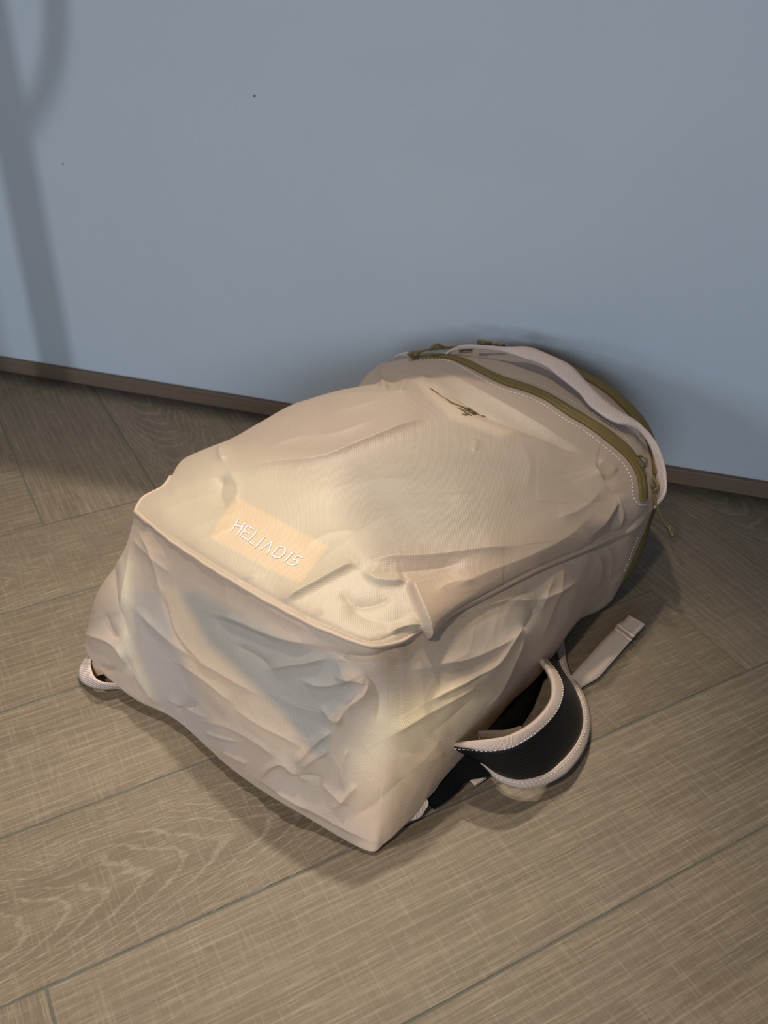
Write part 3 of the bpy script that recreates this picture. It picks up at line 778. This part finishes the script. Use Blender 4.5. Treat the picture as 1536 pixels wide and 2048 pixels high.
# rear zip round the back panel: arcs outside the handle and down the right end
def rail3(L): return cr(np.array([at(*q) for q in L]), 90)
A, NZ = lay([(1120, 724), (1163, 745), (1199, 764), (1243, 795), (1282, 835), (1305, 876), (1314, 915), (1316, 950)], 90, .0016)
B, _n = lay([(1128, 738), (1168, 759), (1204, 781), (1238, 810), (1268, 843), (1290, 878), (1302, 916), (1306, 950)], 90, .0012)
v, f, uv = ribbon(A, B, .0024, 5, .0012); zip2 = part('zipper_tape', v, f, OLIVE, uv=uv, label='olive rear zip tape behind the handle')
A = rail3([(1310, 1018, .085), (1301, 1045, .068), (1290, 1085, .050), (1275, 1120, .034), (1258, 1150, .022), (1240, 1174, .014)])
B = rail3([(1295, 1032, .085), (1283, 1056, .068), (1272, 1090, .050), (1260, 1122, .034), (1249, 1148, .024), (1236, 1172, .016)])
v, f, uv = ribbon(A, B, .0024, 5, .0008); part('zipper_tape', v, f, OLIVE, uv=uv, label='olive rear zip tape down the right end')
SC_, SNC = lay([(1280, 1062), (1268, 1090), (1257, 1118), (1246, 1145)], 50, .0006); stitches('stitching', SC_, SNC, .0018, .0016, .0003)
SD, SND = lay([(1200, 792), (1232, 820), (1262, 852), (1284, 884)], 40, .0006); stitches('stitching', SD, SND, .0018, .0016, .0003)

# carry handle
hl = [(893, 711), (897, 708), (920, 699), (961, 698), (1007, 704), (1044, 715), (1090, 732), (1120, 755), (1158, 786), (1180, 812), (1233, 846), (1272, 858), (1297, 887), (1308, 918), (1311, 948), (1314, 980), (1306, 1010)]
hu = [(892, 708), (897, 703), (920, 692), (969, 691), (1021, 694), (1052, 694), (1101, 711), (1139, 730), (1169, 760), (1195, 788), (1233, 818), (1279, 847), (1309, 879), (1326, 916), (1333, 955), (1330, 990), (1309, 1016)]
zl_ = [.168, .170, .178, .184, .186, .186, .184, .180, .174, .170, .164, .158, .150, .140, .130, .120, .104]
A = cr(np.array([at(*p, z-.002) for p, z in zip(hl, zl_)]), 220); B = cr(np.array([at(*p, z+.003) for p, z in zip(hu, zl_)]), 220)
v, f, uv = ribbon(A, B, .0016, 6, .0004); part('carry_handle', v, f, WEB, uv=uv, label='pale pink ribbed webbing handle over the top end')
# short webbing seen at the left shoulder
A = rail3([(774, 731, .140), (785, 722, .148), (800, 714, .156), (820, 712, .160)]); B = rail3([(772, 727, .142), (783, 718, .150), (798, 709, .160), (818, 703, .165)])
v, f, uv = ribbon(A, B, .0016, 5, .0003); part('webbing_anchor', v, f, WEB, uv=uv)

# zip pulls
def cord(pts, n, r, nm, parent, mat=OLIVE2, k=8): 
    P = cr(np.array([at(*q) for q in pts]), n); return part(nm, *tube(P, r, k), mat, parent)
def hz(px, py, h):        # point h above the cloth
    p, nn = hit(px, py); return p+nn*h
def slider(P0, P1, Nn, parent, w=.006):
    """wedge shaped slider body along P0->P1"""
    T = P1-P0; L = np.linalg.norm(T); T /= L; Sx = np.cross(T, Nn); Sx /= np.linalg.norm(Sx); Nn = np.cross(Sx, T)
    prof = [(-.5, .55), (-.35, .9), (0, 1), (.35, .8), (.5, .45)]; V = []; F_ = []
    for lv, hz_ in ((0, 0), (1, .0022), (2, .0030)):
        for t, ww in prof: 
            k2 = (1, .95, .7)[lv]
            V.append((P0+P1)/2+T*t*L*k2+Sx*w*ww*k2+Nn*hz_)
        for t, ww in prof[::-1]: 
            k2 = (1, .95, .7)[lv]
            V.append((P0+P1)/2+T*t*L*k2-Sx*w*ww*k2+Nn*hz_)
    for lv in range(2):
        for i in range(10): j_ = (i+1) % 10; F_.append((lv*10+i, lv*10+j_, (lv+1)*10+j_, (lv+1)*10+i))
    F_ += [tuple(range(10))[::-1], tuple(range(20, 30))]
    s = part('zipper_slider', V, F_, OMETAL, parent, smooth=False); b = s.modifiers.new('bevel', 'BEVEL'); b.width = .0006; b.segments = 2
    return s
p0, n0 = hit(1271, 918); p1, n1 = hit(1286, 940)
slider(p0+n0*.0016, p1+n0*.0016, n0, zip1, .0042)
# bridge + puller loop of the right slider
q = np.array([p0+n0*.004, p0+n0*.008+(p1-p0)*.2, p0+n0*.010+(p1-p0)*.6, p1+n0*.005])
part('slider_bridge', *tube(cr(q, 14), .0013, 8), OMETAL, zip1)
lo = [(1286, 928, .132), (1298, 940, .130), (1306, 956, .128), (1314, 978, .124), (1306, 982, .122), (1297, 970, .124), (1289, 948, .128), (1283, 932, .131), (1286, 928, .132)]
cord(lo, 60, .0019, 'pull_loop', zip1, OLIVE2)
cord([(1292, 945, .131), (1300, 962, .129), (1306, 975, .126)], 16, .0013, 'pull_loop', zip1, OMETAL)
cord([(1297, 968, .124), (1305, 990, .118), (1318, 1022, .106), (1332, 1050, .094), (1347, 1066, .086)], 50, .0013, 'pull_cord', zip1)
cord([(1302, 972, .124), (1308, 994, .117), (1319, 1020, .105), (1330, 1046, .093), (1341, 1066, .085)], 50, .0013, 'pull_cord', zip1)
V, F_ = tube([at(1336, 1052, .092), at(1340, 1059, .089), at(1344, 1067, .086), at(1346, 1073, .084), at(1346.5, 1075, .0835)], [.0022, .0030, .0030, .0026, .0014], 12); part('pull_end', V, F_, OMETAL, zip1)
# left puller floating over the shoulder
A = rail3([(817, 706, .170), (822, 704, .170), (845, 700, .173), (875, 695, .176), (920, 692, .178)]); B = rail3([(820, 712, .166), (826, 713, .166), (845, 704, .171), (875, 699, .173), (920, 697, .175)])
v, f, uv = ribbon(A, B, .0018, 5, .0008); part('pull_tab', v, f, OLIVE, zip1, uv=uv)
v1 = tube(cr(np.array([at(818, 707, .170), at(826, 710, .168), at(836, 710, .168)]), 12), [.0016]+[.0026]*10+[.0018], 10); part('pull_end', *v1, OMETAL, zip1)
v1 = tube(cr(np.array([at(862, 698, .176), at(868, 692, .180), at(873, 689, .182), at(881, 692, .180), at(888, 695, .177)]), 18), .0020, 9); part('pull_loop', *v1, OLIVE2, zip1)
part('zipper_slider', *tube(cr(np.array([at(918, 700, .170), at(930, 697, .173), at(945, 697, .172)]), 14), [.0018]+[.0028]*12+[.0018], 10), OMETAL, zip1)
part('zipper_slider', *tube(cr(np.array([at(955, 684, .184), at(965, 686, .184), at(975, 688, .183), at(984, 687, .183)]), 16), [.0018]+[.0034]*14+[.0020], 10), OMETAL, zip2)
part('pull_end', *tube(cr(np.array([at(988, 690, .182), at(996, 690, .181), at(1003, 691, .181), at(1010, 692, .180)]), 16), [.0016]+[.0026]*14+[.0016], 10), OMETAL, zip2)
part('pull_end', *tube(cr(np.array([at(954, 682, .188), at(962, 682, .188), at(972, 685, .187)]), 10), [.0010]+[.0018]*8+[.0010], 8), OLIVE2, zip2)

# embroidered lettering: HELIAD 15 (the A has no bar), traced as thread strokes; coordinates of a 1536 px wide enlargement
def LP(x, y): return (450+x/9.035, 1020+y/9.035)
LET = {'letter_h': [[(265, 160), (108, 400)], [(372, 235), (215, 468)], [(195, 275), (300, 322)]],
       'letter_e': [[(412, 290), (280, 470)], [(412, 290), (530, 360)], [(350, 385), (452, 432)], [(280, 470), (420, 560)]],
       'letter_l': [[(595, 382), (430, 565)], [(430, 565), (525, 640)]],
       'letter_i': [[(730, 482), (548, 688)]],
       'letter_a': [[(855, 580), (612, 738)], [(855, 580), (770, 815)]],
       'letter_d': [[(975, 675), (840, 815)], [(840, 815), (922, 874)], [(922, 874), (1000, 858), (1065, 808), (1094, 745), (1082, 697), (1040, 676), (978, 670)]],
       'digit_one': [[(1180, 800), (1245, 772)], [(1245, 772), (1068, 945)]],
       'digit_five': [[(1410, 872), (1320, 838), (1240, 905)], [(1240, 905), (1310, 920), (1300, 975), (1225, 1000), (1150, 985), (1120, 950)]]}
for nm, strokes in LET.items():
    mm = []
    for s in strokes:
        s = [LP(*q) for q in s]
        n = 6 if len(s) == 2 else 22
        P, N = [], []
        for q in cr(np.array(s), n):
            p, nn = hit(*q); P.append(p+nn*.0004); N.append(nn)
        r_ = np.full(n, .00064); r_[0] = r_[-1] = .0005
        mm.append(tube(np.array(P), r_, 8))
    part(nm, *join(*mm), WHITE)

# embroidered emblem near the top
def EP(x, y): return (840+x/9.035, 750+y/9.035)
EM = [([(180, 240), (250, 290), (330, 345), (400, 395), (470, 430)], [.0007, .0008, .0007, .0004, .0005]),
      ([(470, 430), (520, 470), (560, 505), (610, 525), (660, 540)], [.0005, .0009, .0013, .0012, .0006]),
      ([(660, 540), (740, 575), (820, 610), (880, 640)], [.0008, .0011, .0014, .0018]),
      ([(820, 625), (870, 610), (920, 650), (980, 670)], [.0010, .0017, .0019, .0011]),
      ([(690, 600), (750, 630), (810, 670), (840, 700)], [.0006, .0011, .0011, .0010]),
      ([(800, 625), (870, 665), (940, 700), (1010, 715)], [.0009, .0014, .0018, .0012]),
      ([(930, 670), (1000, 690), (1050, 715), (1080, 735)], [.0015, .0014, .0010, .0006]),
      ([(1100, 740), (1150, 748), (1190, 762)], [.0005, .0008, .0005]),
      ([(755, 708), (800, 718), (840, 735)], [.0006, .0009, .0009]),
      ([(820, 735), (850, 710), (890, 720), (925, 735)], [.0009, .0012, .0010, .0007])]
mm = []
for s, rr_ in EM:
    n = 10; P = []
    for q in cr(np.array([EP(*q) for q in s]), n):
        p, nn = hit(*q); P.append(p+nn*.0002)
    mm.append(tube(np.array(P), np.interp(np.linspace(0, 1, n), np.linspace(0, 1, len(rr_)), rr_), 7))
part('emblem', *join(*mm), OTHREAD, label='dark olive embroidered fossil bird emblem')

# ------------------------------------------------------------------ back panel under the bag
loopB = []
for (u, v_) in [(.03, .03), (.31, .03), (.350, .10), (.374, .18), (.356, .26), (.335, .36), (.27, .49), (.17, .51), (.07, .46), (.025, .36), (.02, .06)]: loopB.append(wl(u, v_)[:2])
LBc = cr(np.array(loopB+[loopB[0]]), 80)[:-1]; nB = len(LBc); cB = LBc.mean(0)
V = []
for z, s in ((.0006, .97), (.004, 1.0), (.014, 1.0), (.019, .98), (.021, .9)): V += [(*(cB+(p-cB)*s), z) for p in LBc]
F_ = gridfaces(5, nB, wrap=True)+[tuple(range(nB))[::-1], tuple(range(4*nB, 5*nB))]
part('back_panel', V, F_, BLACKF)

# ------------------------------------------------------------------ shoulder strap loop on the right
r1 = [(925, 1486), (953, 1481), (978, 1478), (1009, 1473), (1037, 1462), (1066, 1444), (1091, 1417), (1103, 1393), (1104, 1370), (1097, 1346), (1082, 1323), (1060, 1300)]
r2 = [(905, 1492), (937, 1497), (978, 1502), (1017, 1497), (1056, 1477), (1087, 1452), (1111, 1425), (1123, 1397), (1124, 1374), (1113, 1348), (1095, 1326), (1075, 1298)]
r3 = [(945, 1512), (974, 1530), (994, 1545), (1030, 1557), (1086, 1548), (1125, 1518), (1150, 1487), (1163, 1456), (1163, 1420), (1148, 1378), (1121, 1335), (1108, 1285)]
r4 = [(946, 1518), (978, 1541), (1002, 1561), (1045, 1574), (1086, 1568), (1125, 1550), (1154, 1518), (1173, 1479), (1177, 1440), (1165, 1390), (1138, 1345), (1126, 1278)]
z1 = [.050, .056, .060, .062, .063, .063, .062, .060, .058, .054, .046, .034]
z2 = [.046, .050, .053, .055, .056, .056, .055, .053, .050, .044, .034, .022]
z3 = [.016, .017, .018, .019, .020, .020, .019, .018, .015, .011, .007, .005]
z4 = [.009, .010, .011, .012, .013, .013, .012, .010, .008, .005, .004, .0035]
NS = 200
RA, RB, RC, RD = [cr(np.array([at(*p, z) for p, z in zip(r, zz)]), NS) for r, zz in ((r1, z1), (r2, z2), (r3, z3), (r4, z4))]
strap = part('shoulder_strap', *ribbon(RB, RC, .0022, 12, .0010)[:2], MESH, uv=ribbon(RB, RC, .0022, 12, .0010)[2], label='black ribbed mesh shoulder strap looping out beside the bag')
for a, b in ((RA, RB), (RC, RD)):
    v, f, uv = ribbon(a, b, .0042, 6, .0006); part('binding', v, f, BIND, strap, uv=uv, label='blush binding tape along the strap edge')
Nst = np.cross(np.gradient(RB, axis=0), RC-RB); Nst /= np.linalg.norm(Nst, axis=1)[:, None]
if Nst[:, 2].mean() < 0: Nst = -Nst
stitches('stitching', RA*.22+RB*.78+Nst*.0026, Nst, .0024, .0014, .00028, strap)
stitches('stitching', RC*.80+RD*.20+Nst*.0026, Nst, .0024, .0014, .00028, strap)
# inner face webbing seen through the loop
A = rail3([(955, 1462, .040), (985, 1461, .030), (1012, 1460, .022), (1040, 1452, .016)]); B = rail3([(960, 1478, .030), (990, 1478, .020), (1020, 1474, .014), (1050, 1464, .010)])
v, f, uv = ribbon(A, B, .0018, 4); part('webbing', v, f, WEBF, uv=uv)
# lower strap end with a rounded webbing tab under the front corner
A = rail3([(800, 1600, .022), (830, 1590, .018), (850, 1594, .014), (857, 1604, .012)]); B = rail3([(770, 1655, .006), (805, 1645, .006), (840, 1634, .006), (856, 1612, .010)])
v, f, uv = ribbon(A, B, .002, 8); part('webbing_tab', v, f, WEBF, uv=uv, label='rounded ribbed webbing tab at the front corner')
P = cr(np.array([at(*q) for q in [(848, 1600, .010), (866, 1583, .010), (880, 1560, .012), (892, 1530, .014)]]), 20); part('webbing', *tube(P, .0011, 8), BIND)
A = rail3([(935, 1500, .012), (948, 1512, .010), (960, 1530, .008), (972, 1556, .006)]); B = rail3([(905, 1520, .006), (920, 1540, .005), (935, 1556, .004), (950, 1572, .003)])
v, f, uv = ribbon(A, B, .0016, 5); part('webbing', v, f, WEBF, uv=uv)
A = rail3([(1100, 1300, .005), (1060, 1350, .004), (1010, 1410, .004), (955, 1475, .004)]); B = rail3([(1120, 1300, .004), (1080, 1355, .003), (1030, 1415, .003), (975, 1480, .003)])

A = rail3([(925, 1490, .018), (905, 1515, .014), (890, 1540, .012), (872, 1578, .010), (850, 1602, .008)]); B = rail3([(1000, 1546, .014), (960, 1555, .010), (934, 1562, .006), (916, 1582, .004), (893, 1602, .0035), (868, 1618, .0035)])
v, f, uv = ribbon(A, B, .0022, 6, .0006); part('strap_end', v, f, BLACKF, uv=uv)

# webbing tail on the floor with a folded end
ta = [(1125, 1372), (1141, 1353), (1180, 1310), (1215, 1272), (1236, 1253), (1258, 1234)]
tb = [(1148, 1396), (1161, 1378), (1195, 1356), (1226, 1322), (1266, 1276), (1288, 1252)]
A, B = rails(ta, tb, [.010, .009, .006, .006, .007, .009], [.004, .003, .004, .005, .007, .009], 80)
v, f, uv = ribbon(A, B, .0016, 5, .0003); tail = part('webbing_tail', v, f, WEBF, uv=uv, label='loose blush webbing tail lying on the floor')
A, B = rails([(1231, 1254), (1236, 1250), (1248, 1243), (1257, 1233)], [(1262, 1279), (1267, 1274), (1278, 1263), (1288, 1251)], [.0088]*4, [.0088]*4, 20)
v, f, uv = ribbon(A+np.array([0, 0, .001]), B+np.array([0, 0, .001]), .0022, 5); part('folded_hem', v, f, WEBF, tail, uv=uv)
for s0, s1 in (((1230, 1257), (1262, 1281)), ((1236, 1249), (1269, 1273))):
    P = cr(np.array([at(*s0, .0108), at((s0[0]+s1[0])/2, (s0[1]+s1[1])/2, .0112), at(*s1, .0108)]), 12); part('hem_stitch', *tube(P, .0011, 8), WEBF, tail)

# webbing loop at the left corner
lo_ = [(186, 1308), (175, 1313), (163, 1328), (158, 1345), (164, 1363), (182, 1373), (205, 1378), (236, 1377), (262, 1380)]
li_ = [(196, 1316), (184, 1318), (181, 1330), (184, 1345), (190, 1356), (202, 1364), (220, 1367), (240, 1368), (262, 1372)]
A = cr(np.array([at(*p, .004) for p in lo_]), 80); B = cr(np.array([at(*p, z) for p, z in zip(li_, [.02, .021, .021, .020, .019, .018, .016, .014, .012])]), 80)
v, f, uv = ribbon(A, B, .0016, 6, .0006); part('webbing_loop', v, f, WEB, uv=uv, label='pale ribbed webbing loop at the lower left corner')
A = rail3([(182, 1325, .018), (186, 1340, .014), (192, 1352, .010)]); B = rail3([(196, 1318, .024), (204, 1334, .020), (214, 1346, .016)])
v, f, uv = ribbon(A, B, .002, 4); part('webbing', v, f, PIPE, uv=uv)
